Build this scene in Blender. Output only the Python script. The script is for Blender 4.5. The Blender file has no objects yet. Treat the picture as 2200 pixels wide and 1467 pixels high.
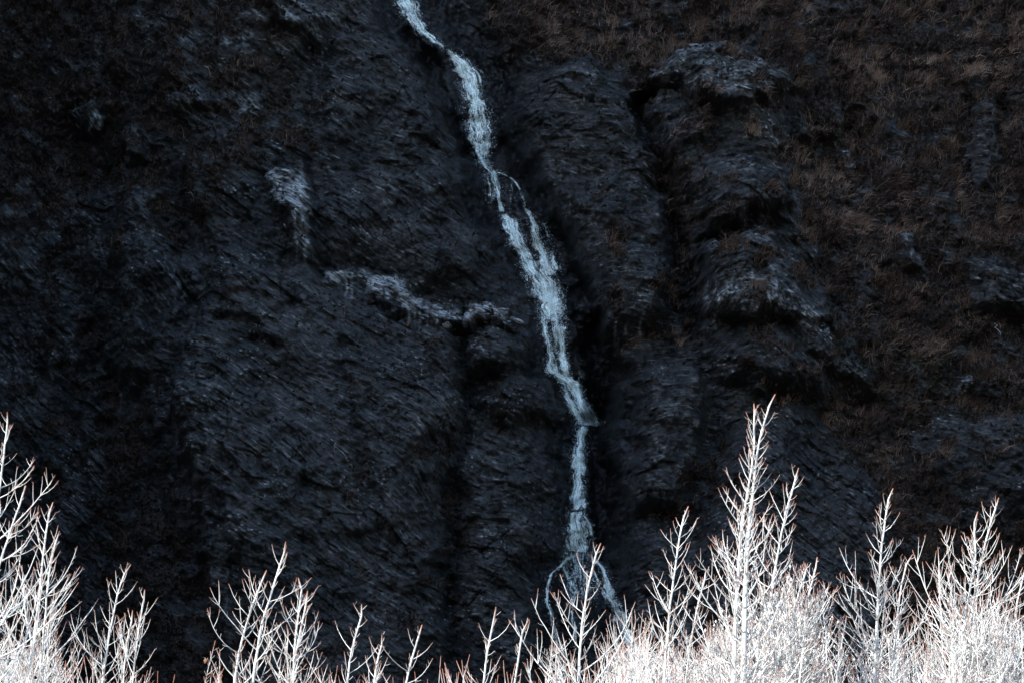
import bpy, bmesh, math, random
import numpy as np
from mathutils import Vector

# ------------------------------------------------------------------ camera, sky, sun, exposure
SC = bpy.context.scene
COL = SC.collection
R = math.radians
HT = math.tan(R(7.5))            # half width of the view at 1 m
PITCH = R(8.0)
CAM = np.array([0.0, 0.0, 1.65])
cd = bpy.data.cameras.new('camera'); cd.sensor_width = 36.0
cd.lens = 18.0 / HT; cd.clip_start = 0.5; cd.clip_end = 6000
cam = bpy.data.objects.new('camera', cd); COL.objects.link(cam)
cam.location = CAM; cam.rotation_euler = (R(90) + PITCH, 0, 0)
SC.camera = cam

SUN_EL, SUN_AZ = R(23), R(-128)   # azimuth from +Y (view direction) clockwise: behind the camera, to the left
w = bpy.data.worlds.new('World'); SC.world = w; w.use_nodes = True
nt = w.node_tree
bg = nt.nodes['Background']
sky = nt.nodes.new('ShaderNodeTexSky'); sky.sky_type = 'NISHITA'; sky.sun_disc = False
sky.sun_elevation = SUN_EL; sky.sun_rotation = SUN_AZ
sky.air_density = 1.0; sky.dust_density = 0.4; sky.ozone_density = 1.2
nt.links.new(sky.outputs[0], bg.inputs[0]); bg.inputs[1].default_value = 0.10
sl = bpy.data.lights.new('sun', 'SUN'); sl.energy = 2.0; sl.angle = R(0.53); sl.color = (1.0, 0.97, 0.93)
so = bpy.data.objects.new('sun', sl); COL.objects.link(so)
sdir = Vector((math.sin(SUN_AZ) * math.cos(SUN_EL), math.cos(SUN_AZ) * math.cos(SUN_EL), math.sin(SUN_EL)))
so.rotation_euler = sdir.to_track_quat('Z', 'Y').to_euler()
so.location = sdir * 100
vs = SC.view_settings
vs.view_transform = 'Standard'; vs.look = 'None'; vs.gamma = 1; vs.exposure = 2.45; vs.use_curve_mapping = False

# ------------------------------------------------------------------ helpers
def tag(o, label=None, cat=None, group=None, kind=None):
    if label: o['label'] = label
    if cat: o['category'] = cat
    if group: o['group'] = group
    if kind: o['kind'] = kind
    return o

def link(name, me, mat=None, parent=None):
    o = bpy.data.objects.new(name, me); COL.objects.link(o)
    if mat is not None and me is not None and not me.materials: me.materials.append(mat)
    if parent is not None: o.parent = parent
    return o

def big_mesh(name, verts, faces_flat, nper, smooth=True):
    """fast mesh from numpy arrays; every face has nper corners"""
    me = bpy.data.meshes.new(name)
    nv = len(verts); nl = len(faces_flat); nf = nl // nper
    me.vertices.add(nv); me.vertices.foreach_set('co', np.asarray(verts, np.float32).ravel())
    me.loops.add(nl); me.loops.foreach_set('vertex_index', np.asarray(faces_flat, np.int32))
    me.polygons.add(nf); me.polygons.foreach_set('loop_start', np.arange(0, nl, nper, dtype=np.int32))
    if smooth: me.polygons.foreach_set('use_smooth', np.ones(nf, bool))
    me.update(calc_edges=True)
    return me

def fattr(me, name, vals):
    a = me.attributes.new(name, 'FLOAT', 'POINT'); a.data.foreach_set('value', np.asarray(vals, np.float32).ravel())

def vattr(me, name, vals):
    a = me.attributes.new(name, 'FLOAT_VECTOR', 'POINT'); a.data.foreach_set('vector', np.asarray(vals, np.float32).ravel())

def ray(u, v):
    """direction of a photo pixel (2200 x 1467)"""
    dx = (np.asarray(u, float) - 1100) / 1100 * HT
    dy = -(np.asarray(v, float) - 733.5) / 1100 * HT
    c, s = math.cos(PITCH), math.sin(PITCH)
    return np.stack([dx, c - dy * s + 0 * dx, s + dy * c + 0 * dx], -1)

def at_depth(u, v, Y):
    d = ray(u, v); return CAM + d * (Y / d[..., 1])[..., None]

CY, CZ, LEAN = 200.0, 12.0, 0.30         # the cliff's mean plane: Y = CY + LEAN * (Z - CZ)
CN = np.array([0, -1, -0.05]) / math.hypot(1, 0.05)
def on_cliff_plane(u, v):
    d = ray(u, v)
    t = (CY + LEAN * (CAM[2] - CZ) - CAM[1]) / (d[..., 1] - LEAN * d[..., 2])
    return CAM + d * t[..., None]

# --- noise
_r = np.random.RandomState(7)
_perm = np.concatenate([_r.permutation(512)] * 3)
_ang = _r.rand(512) * 2 * np.pi
_gx, _gy = np.cos(_ang), np.sin(_ang)
def pn(x, y, seed=0):
    x = np.asarray(x, float) + seed * 17.13; y = np.asarray(y, float) + seed * 7.77
    xi = np.floor(x).astype(np.int64); yi = np.floor(y).astype(np.int64)
    xf = x - xi; yf = y - yi
    a0 = _perm[xi & 511]; a1 = _perm[(xi + 1) & 511]; y0 = yi & 511; y1 = (yi + 1) & 511
    def g(h, dx, dy): return _gx[h] * dx + _gy[h] * dy
    n00 = g(_perm[a0 + y0], xf, yf); n10 = g(_perm[a1 + y0], xf - 1, yf)
    n01 = g(_perm[a0 + y1], xf, yf - 1); n11 = g(_perm[a1 + y1], xf - 1, yf - 1)
    fx = xf * xf * xf * (xf * (xf * 6 - 15) + 10); fy = yf * yf * yf * (yf * (yf * 6 - 15) + 10)
    return ((n00 * (1 - fx) + n10 * fx) * (1 - fy) + (n01 * (1 - fx) + n11 * fx) * fy) * 1.5
def fbm(x, y, o=4, seed=0, g=0.5):
    a = 1.0; s = 0; f = 1.0
    for i in range(o):
        s = s + a * pn(x * f, y * f, seed + i * 3); a *= g; f *= 2.03
    return s
def sstep(a, b, x):
    t = np.clip((x - a) / (b - a), 0, 1); return t * t * (3 - 2 * t)

# --- materials
class NT:
    def __init__(s, name):
        s.m = bpy.data.materials.new(name); s.m.use_nodes = True
        s.t = s.m.node_tree; s.b = s.t.nodes['Principled BSDF']
    def n(s, typ, **k):
        nd = s.t.nodes.new(typ)
        for a, b in k.items(): setattr(nd, a, b)
        return nd
    def l(s, a, b): s.t.links.new(a, b)
    def attr(s, name): return s.n('ShaderNodeAttribute', attribute_name=name)
    def noise(s, vec, scale, detail=4, rough=0.55, dist=0.0):
        nd = s.n('ShaderNodeTexNoise'); nd.inputs['Scale'].default_value = scale
        nd.inputs['Detail'].default_value = detail; nd.inputs['Roughness'].default_value = rough
        nd.inputs['Distortion'].default_value = dist
        if vec is not None: s.l(vec, nd.inputs['Vector'])
        return nd
    def ramp(s, fac, stops):
        nd = s.n('ShaderNodeValToRGB'); e = nd.color_ramp.elements
        while len(e) < len(stops): e.new(0.5)
        for i, (p, c) in enumerate(stops):
            e[i].position = p; e[i].color = c if len(c) == 4 else (*c, 1)
        s.l(fac, nd.inputs[0]); return nd
    def mix(s, fac, a, b, mode='MIX'):
        nd = s.n('ShaderNodeMix', data_type='RGBA', blend_type=mode)
        for v, i in ((fac, 0), (a, 6), (b, 7)):
            if isinstance(v, (int, float)): nd.inputs[i].default_value = v
            elif isinstance(v, tuple): nd.inputs[i].default_value = (*v, 1)
            else: s.l(v, nd.inputs[i])
        return nd.outputs[2]
    def math(s, op, a, b=None, clamp=False):
        nd = s.n('ShaderNodeMath', operation=op, use_clamp=clamp)
        for i, v in enumerate((a, b)):
            if v is None: continue
            if isinstance(v, (int, float)): nd.inputs[i].default_value = v
            else: s.l(v, nd.inputs[i])
        return nd.outputs[0]
    def mapping(s, vec, scale):
        nd = s.n('ShaderNodeMapping'); nd.inputs['Scale'].default_value = scale
        s.l(vec, nd.inputs['Vector']); return nd.outputs[0]
    def bump(s, h, strength, dist):
        nd = s.n('ShaderNodeBump'); nd.inputs['Strength'].default_value = strength
        nd.inputs['Distance'].default_value = dist; s.l(h, nd.inputs['Height'])
        s.l(nd.outputs[0], s.b.inputs['Normal']); return nd

def rock_material(name, strata=True, lift=1.0):
    k = NT(name)
    tc = k.n('ShaderNodeTexCoord')
    obj = tc.outputs['Object']
    st = k.attr('strata').outputs['Vector'] if strata else k.mapping(obj, (0.35, 0.35, 1.6))
    big = k.noise(obj, 0.35, 4, 0.6)
    med = k.noise(obj, 2.2, 5, 0.65)
    fine = k.noise(obj, 6.0, 3, 0.7)
    lay = k.noise(k.mapping(st, (0.8, 4.6, 1.0)), 1.0, 5, 0.65, 0.8)
    lay2 = k.noise(k.mapping(st, (2.0, 11.0, 1.0)), 1.0, 4, 0.7, 0.8)
    lsum = k.math('ADD', k.math('MULTIPLY', lay.outputs[0], 0.5), k.math('MULTIPLY', lay2.outputs[0], 0.5))
    col = k.ramp(lsum, [(0.36, (0.0056, 0.0055, 0.0053)), (0.46, (0.0165, 0.0163, 0.0157)), (0.53, (0.034, 0.0335, 0.032)), (0.585, (0.080, 0.0785, 0.075)), (0.65, (0.22, 0.217, 0.208))]).outputs[0]
    c2 = k.ramp(med.outputs[0], [(0.28, (0.48, 0.48, 0.48)), (0.5, (0.97, 0.97, 0.98)), (0.72, (1.55, 1.56, 1.58))]).outputs[0]
    col = k.mix(0.9, col, c2, 'MULTIPLY')
    c3 = k.ramp(big.outputs[0], [(0.35, (0.40, 0.40, 0.41)), (0.5, (1.0, 1.0, 1.0)), (0.65, (1.95, 1.97, 2.0))]).outputs[0]
    col = k.mix(0.8, col, c3, 'MULTIPLY')
    rust = k.ramp(big.outputs[0], [(0.45, (0, 0, 0)), (0.62, (1, 1, 1))]).outputs[0]
    rf = k.ramp(fine.outputs[0], [(0.48, (0, 0, 0)), (0.62, (1, 1, 1))]).outputs[0]
    col = k.mix(k.math('MULTIPLY', k.math('MULTIPLY', rust, rf), 0.75), col, (0.034, 0.018, 0.012))
    spk = k.ramp(fine.outputs[0], [(0.60, (0, 0, 0)), (0.70, (1, 1, 1))]).outputs[0]
    col = k.mix(k.math('MULTIPLY', spk, 0.5), col, (0.17, 0.185, 0.19))
    if strata:
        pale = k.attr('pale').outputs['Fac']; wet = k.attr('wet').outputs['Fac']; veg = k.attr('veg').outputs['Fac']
        pn_ = k.ramp(lsum, [(0.38, (0.03, 0.031, 0.031)), (0.48, (0.20, 0.206, 0.206)), (0.57, (0.60, 0.61, 0.60))]).outputs[0]
        col = k.mix(pale, col, pn_)
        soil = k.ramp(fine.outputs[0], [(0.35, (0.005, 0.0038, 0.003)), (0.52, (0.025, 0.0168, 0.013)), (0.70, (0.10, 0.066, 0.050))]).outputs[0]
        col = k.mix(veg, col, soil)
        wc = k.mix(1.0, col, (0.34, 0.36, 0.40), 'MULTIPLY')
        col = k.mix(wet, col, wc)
        rr = k.n('ShaderNodeMapRange'); rr.inputs[3].default_value = 0.72; rr.inputs[4].default_value = 0.38
        k.l(wet, rr.inputs[0]); k.l(rr.outputs[0], k.b.inputs['Roughness'])
    else:
        col = k.mix(1.0, col, (1.9 * lift, 1.95 * lift, 2.0 * lift), 'MULTIPLY')
        k.b.inputs['Roughness'].default_value = 0.72
    k.l(col, k.b.inputs['Base Color'])
    k.b.inputs['Specular IOR Level'].default_value = 0.35
    h = k.math('ADD', k.math('MULTIPLY', lsum, 1.4), k.math('MULTIPLY', fine.outputs[0], 0.35))
    k.bump(h, 1.0, 0.12)
    return k.m

# ------------------------------------------------------------------ cliff: macro shape on a coarse pixel lattice
U0, V0, ST = -1700.0, -1500.0, 8.0
NU, NVV = 690, 470
LU, LV = np.meshgrid(U0 + ST * np.arange(NU), V0 + ST * np.arange(NVV))
def poly_sdf(px, py, P):
    P = np.array(P, float); n = len(P)
    d = np.full(px.shape, 1e18); s = np.ones(px.shape)
    for i in range(n):
        a, b = P[i], P[i - 1]
        ex, ey = b - a; wx, wy = px - a[0], py - a[1]
        t = np.clip((wx * ex + wy * ey) / (ex * ex + ey * ey), 0, 1)
        d = np.minimum(d, (wx - ex * t) ** 2 + (wy - ey * t) ** 2)
        c1 = py >= a[1]; c2 = py < b[1]; c3 = ex * wy > ey * wx
        flip = (c1 & c2 & c3) | (~c1 & ~c2 & ~c3)
        s = np.where(flip, -s, s)
    return s * np.sqrt(d)          # negative inside
def seg_dist(px, py, P):
    d = np.full(px.shape, 1e18)
    for a, b in zip(P[:-1], P[1:]):
        ex, ey = b[0] - a[0], b[1] - a[1]; wx, wy = px - a[0], py - a[1]
        t = np.clip((wx * ex + wy * ey) / (ex * ex + ey * ey + 1e-9), 0, 1)
        d = np.minimum(d, (wx - ex * t) ** 2 + (wy - ey * t) ** 2)
    return np.sqrt(d)

# outline (photo pixels), height in metres towards the viewer, soft edge in pixels, slope right / down (metres per 100 px)
BLOCKS = [
 ([(720,60),(900,60),(960,200),(1020,340),(1050,480),(1040,580),(980,620),(860,600),(700,560),(675,400),(690,200)], 1.4, 90, .1, .12),
 ([(480,520),(560,560),(690,590),(820,660),(1000,720),(1010,900),(960,1000),(960,1600),(520,1600),(430,1150),(400,980),(365,880),(400,700)], 3.6, 46, -.35, .12),
 ([(1000,735),(1055,708),(1120,725),(1135,785),(1070,815),(1003,805)], 1.9, 34, 0, .3),
 ([(1030,860),(1090,805),(1170,800),(1225,870),(1215,912),(1130,905),(1045,918)], 1.9, 34, 0, .4),
 ([(985,960),(1040,925),(1215,925),(1225,1150),(1195,1300),(1170,1600),(985,1600)], 1.7, 50, -.1, .1),
 ([(1370,190),(1450,100),(1600,100),(1715,200),(1690,330),(1720,450),(1790,640),(1890,850),(1780,870),(1520,800),(1480,640),(1490,450),(1410,310)], 1.5, 60, 0, 0),
 ([(1005,665),(1050,650),(1100,665),(1125,725),(1060,705),(1010,712)], 1.6, 16, 0, .5),
 ([(690,560),(760,572),(860,606),(930,648),(1003,676),(1003,712),(930,712),(860,688),(800,655),(700,612)], 1.5, 18, 0, .3),
 ([(560,360),(640,360),(665,400),(660,500),(690,560),(650,585),(620,520),(590,440)], 1.7, 22, 0, .15),
 ([(1075,180),(1250,130),(1360,200),(1390,300),(1440,450),(1450,600),(1420,700),(1300,740),(1235,560),(1165,420),(1085,330),(1065,250)], 2.2, 60, .05, .1),
 ([(1380,185),(1440,100),(1560,100),(1650,150),(1715,200),(1640,245),(1530,255),(1450,205)], 2.1, 24, 0, .5),
 ([(1385,235),(1460,222),(1530,250),(1520,320),(1440,345),(1410,300)], 1.1, 24, 0, .2),
 ([(1510,340),(1600,330),(1690,400),(1700,440),(1640,470),(1520,510),(1500,430)], 1.7, 24, -.1, .5),
 ([(1485,545),(1560,510),(1640,495),(1700,540),(1760,640),(1790,720),(1700,700),(1510,690),(1500,620)], 2.2, 22, -.1, .5),
 ([(1680,690),(1760,700),(1830,790),(1890,840),(1880,860),(1800,820),(1740,770)], 1.2, 16, 0, .4),
 ([(1520,720),(1660,710),(1760,790),(1800,860),(1640,860),(1540,820)], 1.6, 40, 0, .2),
 ([(1560,960),(1620,870),(1700,870),(1790,930),(1880,1040),(1910,1140),(1900,1600),(1480,1600),(1500,1150)], 3.2, 80, -.15, .15),
 ([(1310,830),(1380,790),(1500,780),(1520,860),(1500,980),(1460,1080),(1340,1105),(1320,1000),(1295,900)], 2.4, 36, .1, .15),
 ([(1310,1130),(1400,1110),(1500,1180),(1500,1600),(1340,1600)], 2.0, 40, .1, .1),
 ([(2060,560),(2130,545),(2230,600),(2220,690),(2100,670)], 1.5, 22, 0, .2),
 ([(2045,815),(2080,798),(2125,815),(2115,842),(2060,845)], 1.3, 12, 0, .3),
 ([(1930,520),(1955,505),(1990,580),(1970,615),(1940,590)], 1.3, 14, 0, .2),
 ([(2085,240),(2150,170),(2155,330),(2140,420),(2090,420)], .8, 26, .3, .1),
 ([(1700,260),(1745,255),(1770,300),(1720,310)], 1.2, 14, 0, .3),
 ([(120,190),(180,180),(200,225),(190,245),(130,235)], 1.4, 12, .2, .3),
 ([(350,195),(400,185),(460,210),(450,235),(360,235)], 1.1, 14, 0, .3),
 ([(235,250),(290,240),(310,330),(250,340)], 1.2, 18, .1, .2),
 ([(560,10),(640,-20),(720,60),(690,110),(600,70)], 1.4, 24, 0, .3),
 ([(70,380),(160,350),(330,400),(350,560),(300,760),(240,850),(170,700),(110,540)], 1.8, 60, .3, .05),
 ([(-300,300),(60,420),(130,640),(200,1000),(150,1600),(-300,1600)], 1.5, 70, .2, .05),
 ([(2000,870),(2230,900),(2300,1100),(2100,1150),(1980,1000)], 1.4, 60, 0, .1),
]
WPATH = [(840,-90),(870,0),(905,50),(955,98),(1005,150),(1022,230),(1040,330),(1070,420),(1120,520),(1175,610),(1190,700),(1205,800),(1262,890),(1250,920),(1243,1050),(1247,1190)]
WPATH2 = [(1247,1190),(1300,1250),(1345,1370),(1380,1500),(1400,1640),(1420,2300)]
WPATH3 = [(1240,1195),(1180,1235),(1176,1290),(1200,1370),(1215,1470),(1230,1640),(1240,2300)]
WUP = [(840,-90),(790,-300),(820,-600),(780,-1600)]

H = np.zeros(LU.shape); BM = np.zeros(LU.shape)
wu = LU + 14 * fbm(LU / 70, LV / 70, 3, 1); wv = LV + 14 * fbm(LU / 70, LV / 70, 3, 2)
for P, h, e, su, sv in BLOCKS:
    sd = poly_sdf(wu, wv, P); c = np.mean(np.array(P), 0)
    m = sstep(e * 0.35, -e * 0.65, sd)
    dome = np.sqrt(np.clip(-sd / (e * 2.2), 0, 1))
    H += 1.5 * m * (h * (0.50 + 0.50 * dome) + su * (LU - c[0]) / 100 + np.clip(sv * (LV - c[1]) / 100, -1.2, 1.2))
    BM = np.maximum(BM, sstep(e * 0.2, -e * 0.3, sd))
dw = np.minimum(np.minimum(seg_dist(wu, wv, WPATH), seg_dist(wu, wv, WUP)),
                np.minimum(seg_dist(wu, wv, WPATH2), seg_dist(wu, wv, WPATH3)) + 22)
dwr = np.minimum(seg_dist(wu - 38, wv, WPATH), dw)
H -= 2.3 * sstep(130, 25, dwr)
H -= 2.6 * sstep(40, 5, seg_dist(wu, wv, [(1330,790),(1285,880),(1290,1000),(1300,1110),(1290,1200)])) * 0.6
# deep clefts between the buttresses
for P, dep, wd in [([(1365,225),(1400,300),(1440,420),(1470,560),(1490,700)], 2.0, 34),
                   ([(660,-60),(668,120),(655,240),(664,370),(685,500)], 0.45, 11),
                   ([(350,380),(440,600),(355,820),(375,1000)], 1.6, 60),
                   ([(430,1000),(520,1250),(560,1500)], 1.2, 40),
                   ([(1000,690),(992,800),(1020,880)], .9, 26),
                   ([(1000,930),(965,1050),(975,1300)], .5, 34),
                   ([(720,620),(735,800),(790,1000),(830,1200)], 0.7, 26),
                   ([(1370,205),(1420,188),(1455,202)], 2.0, 12),
                   ([(1500,520),(1560,505),(1630,480)], 1.1, 12),
                   ([(1805,150),(1840,300),(1850,420)], 1.2, 22),
                   ([(2165,120),(2160,300),(2170,480)], .9, 40),
                   ([(2080,210),(2075,350),(2090,470)], .6, 30),
                   ([(880,60),(935,160),(1000,300)], 1.6, 26),
                   ([(480,700),(540,720),(600,760)], 1.0, 20),
                   ([(810,655),(850,690),(880,690)], 1.2, 14),
                   ([(1280,700),(1300,780),(1290,880)], 2.0, 45),
                   ([(150,250),(170,500),(220,800),(330,1050),(420,1300)], 2.2, 90)]:
    H -= dep * sstep(wd, wd * 0.15, seg_dist(wu, wv, P))
H += 1.3 * fbm(LU / 330, LV / 330, 3, 11) + 0.7 * fbm(LU / 120, LV / 120, 3, 15)
H += 0.55 * (0.35 - np.abs(fbm(wu / 95, wv / 150, 3, 17)))
H += sstep(430, 140, LU) * (3.0 * sstep(150, -250, LV) - 7.0 * sstep(0, 1300, LV)) + 7.0 * sstep(-90, -480, LV)  # undercut left side and unseen brow above, shaped to shade the face
H -= 11 * sstep(440, -80, LU)
H += 62 * sstep(-150, -800, LU) + 26 * sstep(2440, 3100, LU)  # unseen buttresses added past both sides to block sky light

HS = H.copy()
for _ in range(3):
    HS[2:-2, 2:-2] = (HS[:-4, 2:-2] + HS[4:, 2:-2] + HS[2:-2, :-4] + HS[2:-2, 4:] + HS[2:-2, 2:-2]) / 5
PALE = np.zeros(LU.shape)
for P, a, e in [([(562,362),(600,368),(640,372),(664,400),(660,470),(630,470),(585,420)], 0.75, 26),
                ([(625,470),(660,470),(672,530),(660,585),(640,570)], 0.50, 22),
                ([(690,572),(760,580),(800,592),(800,612),(700,600)], 0.65, 18),
                ([(775,588),(850,602),(910,645),(905,675),(850,650),(790,625)], 1.0, 22),
                ([(890,640),(940,655),(1003,682),(1000,705),(930,698),(890,672)], 0.62, 18),
                ([(1008,662),(1050,652),(1100,668),(1118,705),(1060,695),(1010,705)], 0.75, 14),
                ([(1395,160),(1440,105),(1560,105),(1650,150),(1715,200),(1640,240),(1480,225),(1400,190)], 0.38, 30),
                ([(1520,345),(1610,335),(1690,400),(1660,420),(1560,380)], 0.35, 24),
                ([(1510,610),(1660,590),(1760,690),(1790,760),(1700,710),(1520,690)], 0.40, 22),
                ([(1560,505),(1640,495),(1690,540),(1640,555),(1500,560)], 0.30, 22),
                ([(1820,790),(1890,838),(1880,855),(1800,815)], 0.5, 14),
                ([(165,185),(195,200),(195,240),(170,235)], 0.6, 10),
                ([(350,195),(400,185),(460,210),(440,232),(360,230)], 0.4, 14),
                ([(600,20),(660,0),(720,40),(690,90),(620,60)], 0.4, 20),
                ([(370,80),(460,75),(640,90),(640,110),(480,112),(360,105)], 0.35, 16),
                ([(500,215),(560,210),(565,240),(510,250)], 0.45, 14),
                ([(2050,800),(2090,795),(2120,815),(2110,838),(2060,842)], 0.45, 12),
                ([(380,800),(450,780),(560,900),(470,1000),(400,960)], 0.20, 60),
                ([(1700,265),(1750,260),(1765,300),(1725,305)], 0.4, 14),
                ([(1935,515),(1955,510),(1985,580),(1960,610)], 0.35, 12)]:
    PALE = np.maximum(PALE, a * sstep(e * 0.5, -e * 0.5, poly_sdf(wu, wv, P)))
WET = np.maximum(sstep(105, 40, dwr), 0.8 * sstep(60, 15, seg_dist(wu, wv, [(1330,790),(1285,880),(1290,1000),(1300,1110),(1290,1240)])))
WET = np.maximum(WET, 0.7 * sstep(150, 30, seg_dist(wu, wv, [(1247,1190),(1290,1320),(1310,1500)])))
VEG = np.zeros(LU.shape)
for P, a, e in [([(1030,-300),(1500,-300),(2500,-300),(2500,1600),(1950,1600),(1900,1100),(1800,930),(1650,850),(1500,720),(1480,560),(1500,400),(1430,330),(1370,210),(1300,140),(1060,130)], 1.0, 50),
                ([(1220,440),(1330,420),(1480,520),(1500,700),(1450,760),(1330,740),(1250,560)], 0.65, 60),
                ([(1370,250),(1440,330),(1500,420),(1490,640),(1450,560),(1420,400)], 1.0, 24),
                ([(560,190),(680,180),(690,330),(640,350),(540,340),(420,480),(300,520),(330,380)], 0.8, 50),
                ([(300,-300),(560,-300),(620,120),(640,200),(300,300)], 0.9, 60),  # upper left cover: part plants, part shade put into the colour
                ([(-300,-300),(300,-300),(350,300),(250,700),(-300,700)], 0.95, 60),  # left plants and soil, strengthened to paint shade into that side
                ([(-300,700),(250,800),(430,1200),(560,1320),(900,1340),(900,1700),(-300,1700)], 0.8, 80),  # lower left plants and soil, likewise strengthened as painted shade
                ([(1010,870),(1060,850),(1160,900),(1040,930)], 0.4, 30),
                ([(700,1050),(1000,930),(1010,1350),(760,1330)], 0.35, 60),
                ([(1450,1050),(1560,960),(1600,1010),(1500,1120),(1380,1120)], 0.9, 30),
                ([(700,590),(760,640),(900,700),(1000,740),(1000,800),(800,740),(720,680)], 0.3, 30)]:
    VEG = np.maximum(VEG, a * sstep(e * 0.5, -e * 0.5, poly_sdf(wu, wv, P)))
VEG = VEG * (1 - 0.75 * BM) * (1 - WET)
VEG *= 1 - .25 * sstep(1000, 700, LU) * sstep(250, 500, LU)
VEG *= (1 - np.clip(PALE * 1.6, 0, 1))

def lut(A, u, v):
    x = np.clip((u - U0) / ST, 0, NU - 1.001); y = np.clip((v - V0) / ST, 0, NVV - 1.001)
    xi = x.astype(int); yi = y.astype(int); fx = x - xi; fy = y - yi
    return (A[yi, xi] * (1 - fx) + A[yi, xi + 1] * fx) * (1 - fy) + (A[yi + 1, xi] * (1 - fx) + A[yi + 1, xi + 1] * fx) * fy

_bu = np.array([-1700, 0, 300, 600, 1000, 1080, 1420, 1480, 1600, 1660, 1900, 2000, 3800])
_bs = np.array([.5, .9, .8, .55, .58, .22, .05, -.25, -.12, .80, .75, .30, .2])
_ug = np.linspace(-1700, 3800, 1200); _Fg = np.cumsum(np.interp(_ug, _bu, _bs)) * (_ug[1] - _ug[0])
def strata(u, v):
    """bedding coordinates in metres: s across the layers, t along them"""
    wv_ = 34 * fbm(u / 420, v / 360, 2, 21) + 3 * pn(u / 50, v / 40, 24) + 7 * lut(HS, u, v)
    return (v - np.interp(u, _ug, _Fg) + wv_) * 0.024, u * 0.024

DRIPS = [(1514, 620, 680), (1532, 650, 705), (1560, 618, 670), (1570, 635, 660), (1602, 612, 690), (1612, 640, 680), (1652, 620, 660), (1660, 660, 700),
         (745, 600, 650), (757, 610, 660), (815, 610, 660), (866, 640, 690), (880, 650, 710), (893, 650, 700), (905, 660, 715), (920, 665, 710), (940, 672, 720),
         (592, 360, 420), (640, 480, 560), (656, 410, 500), (1322, 690, 735), (1346, 700, 730), (1375, 690, 730), (1740, 690, 740), (1785, 735, 775)]
def cliff_h(u, v):
    """height above the mean plane and the masks"""
    ju = u + 6 * fbm(u / 30, v / 30, 3, 31) ; jv = v + 6 * fbm(u / 30, v / 30, 3, 35)
    h = lut(H, ju, jv); pale = lut(PALE, ju, jv); wet = lut(WET, ju, jv); veg = lut(VEG, ju, jv)
    s, t = strata(u, v)
    shp = lambda n, p: np.sign(n) * np.abs(n) ** p
    patch = sstep(-0.25, 0.35, fbm(u / 160, v / 160, 3, 61))
    def ledges(T, ln, amp, seed):
        """slabs of thickness T, each leaning out a little and stepping back under its lower edge"""
        x = s / T + 0.45 * pn(t / (ln * .8), s / (T * 3), seed); c = np.floor(x); f = x - c
        tb = t / ln + c * 0.618 + 0.25 * pn(s / T, t / ln, seed + 1)
        r1 = pn(c * 5.17 + .37, tb * 1.0 + c * 3.1, seed + 2)
        fb = np.floor(tb * 1.7); r2 = pn(fb * 3.77 + .41, c * 4.31 + .53, seed + 3)
        return amp * (0.55 * r1 + 0.75 * r2 + 0.38 * (f - .5) * (0.5 + 0.9 * np.abs(r1 + r2))), r2
    l1, q1 = ledges(1.7, 3.2, 0.42, 141); l2, q2 = ledges(0.62, 1.5, 0.25, 151); l3, q3 = ledges(0.24, 0.9, 0.18, 161)
    n3 = q2; n4 = pn(s / 0.09, t / 0.5, 47)
    rough = fbm(u / 40, v / 40, 5, 51, 0.6) + 0.9 * (0.3 - np.abs(fbm(u / 55 + s * .3, v / 42, 4, 53, 0.55)))
    lay = l1 * (0.5 + .7 * patch) + l2 * (0.15 + 1.1 * patch) + l3 * (0.15 + 1.1 * sstep(-.3, .3, fbm(u / 75, v / 65, 3, 63))) + 0.05 * n4
    crack = np.clip(1 - np.abs(pn(t / 1.9 + s * .25, s / 3.2, 55)) / 0.035, 0, 1) * 0.25 * patch
    jn = pn(t / 0.5, s / 1.6, 57)
    calm = np.clip(wet, 0, 1)
    h = h + (lay - crack) * (1 - 0.6 * veg) * (1 - 0.55 * calm) + 0.32 * rough * (1 - 0.3 * calm) + 0.12 * shp(jn, .6) * np.clip(pale * 1.5, 0, 1)
    tuft = fbm(u / 22, v / 26, 4, 71, 0.6)
    vn = np.clip(veg * 1.05 + 1.0 * (fbm(u / 60, v / 46, 4, 73) - 0.12) * (veg > 0.02) , 0, 1)
    vegm = sstep(0.25, 0.65, vn) * (veg > 0.02)
    h = h + 0.32 * tuft * vegm
    palem = np.clip(pale * 1.25, 0, 1) * sstep(0.16, 0.70, pale * .75 + 0.55 * fbm(u / 30, v / 24, 3, 77) + 0.45 * fbm(u / 9, v / 6, 3, 79) + 0.35 * n3)
    # scattered quartz flecks
    fl = pn(u / 7.0, v / 5.0, 81) * sstep(0.1, 0.5, fbm(u / 120, v / 90, 2, 83))
    palem = np.maximum(palem, sstep(0.50, 0.66, fl) * 0.8 * (1 - 0.5 * vegm) * (1 - calm))
    # mineral runs below the pale ledges
    for du, v0, v1 in DRIPS:
        k_ = (np.abs(u - du) < 16) & (v > v0 - 8) & (v < v1 + 12)
        if not k_.any(): continue
        a_, b_ = u[k_], v[k_]
        run = np.exp(-((a_ - du - 5 * pn(b_ / 22, b_ * 0 + du, 87)) / 2.6) ** 2) * sstep(v0 - 6, v0 + 6, b_) * sstep(v1 + 10, v1 - 25, b_)
        palem[k_] = np.maximum(palem[k_], .75 * run)
    lf = sstep(420, 120, u) * sstep(900, 700, v)
    fl2 = fbm(u / 15, v / 15, 3, 85)
    palem = np.maximum(palem, 0.22 * lf * sstep(0.35, 0.7, fl2))
    return h, palem, wet, vegm, s, t

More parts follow.
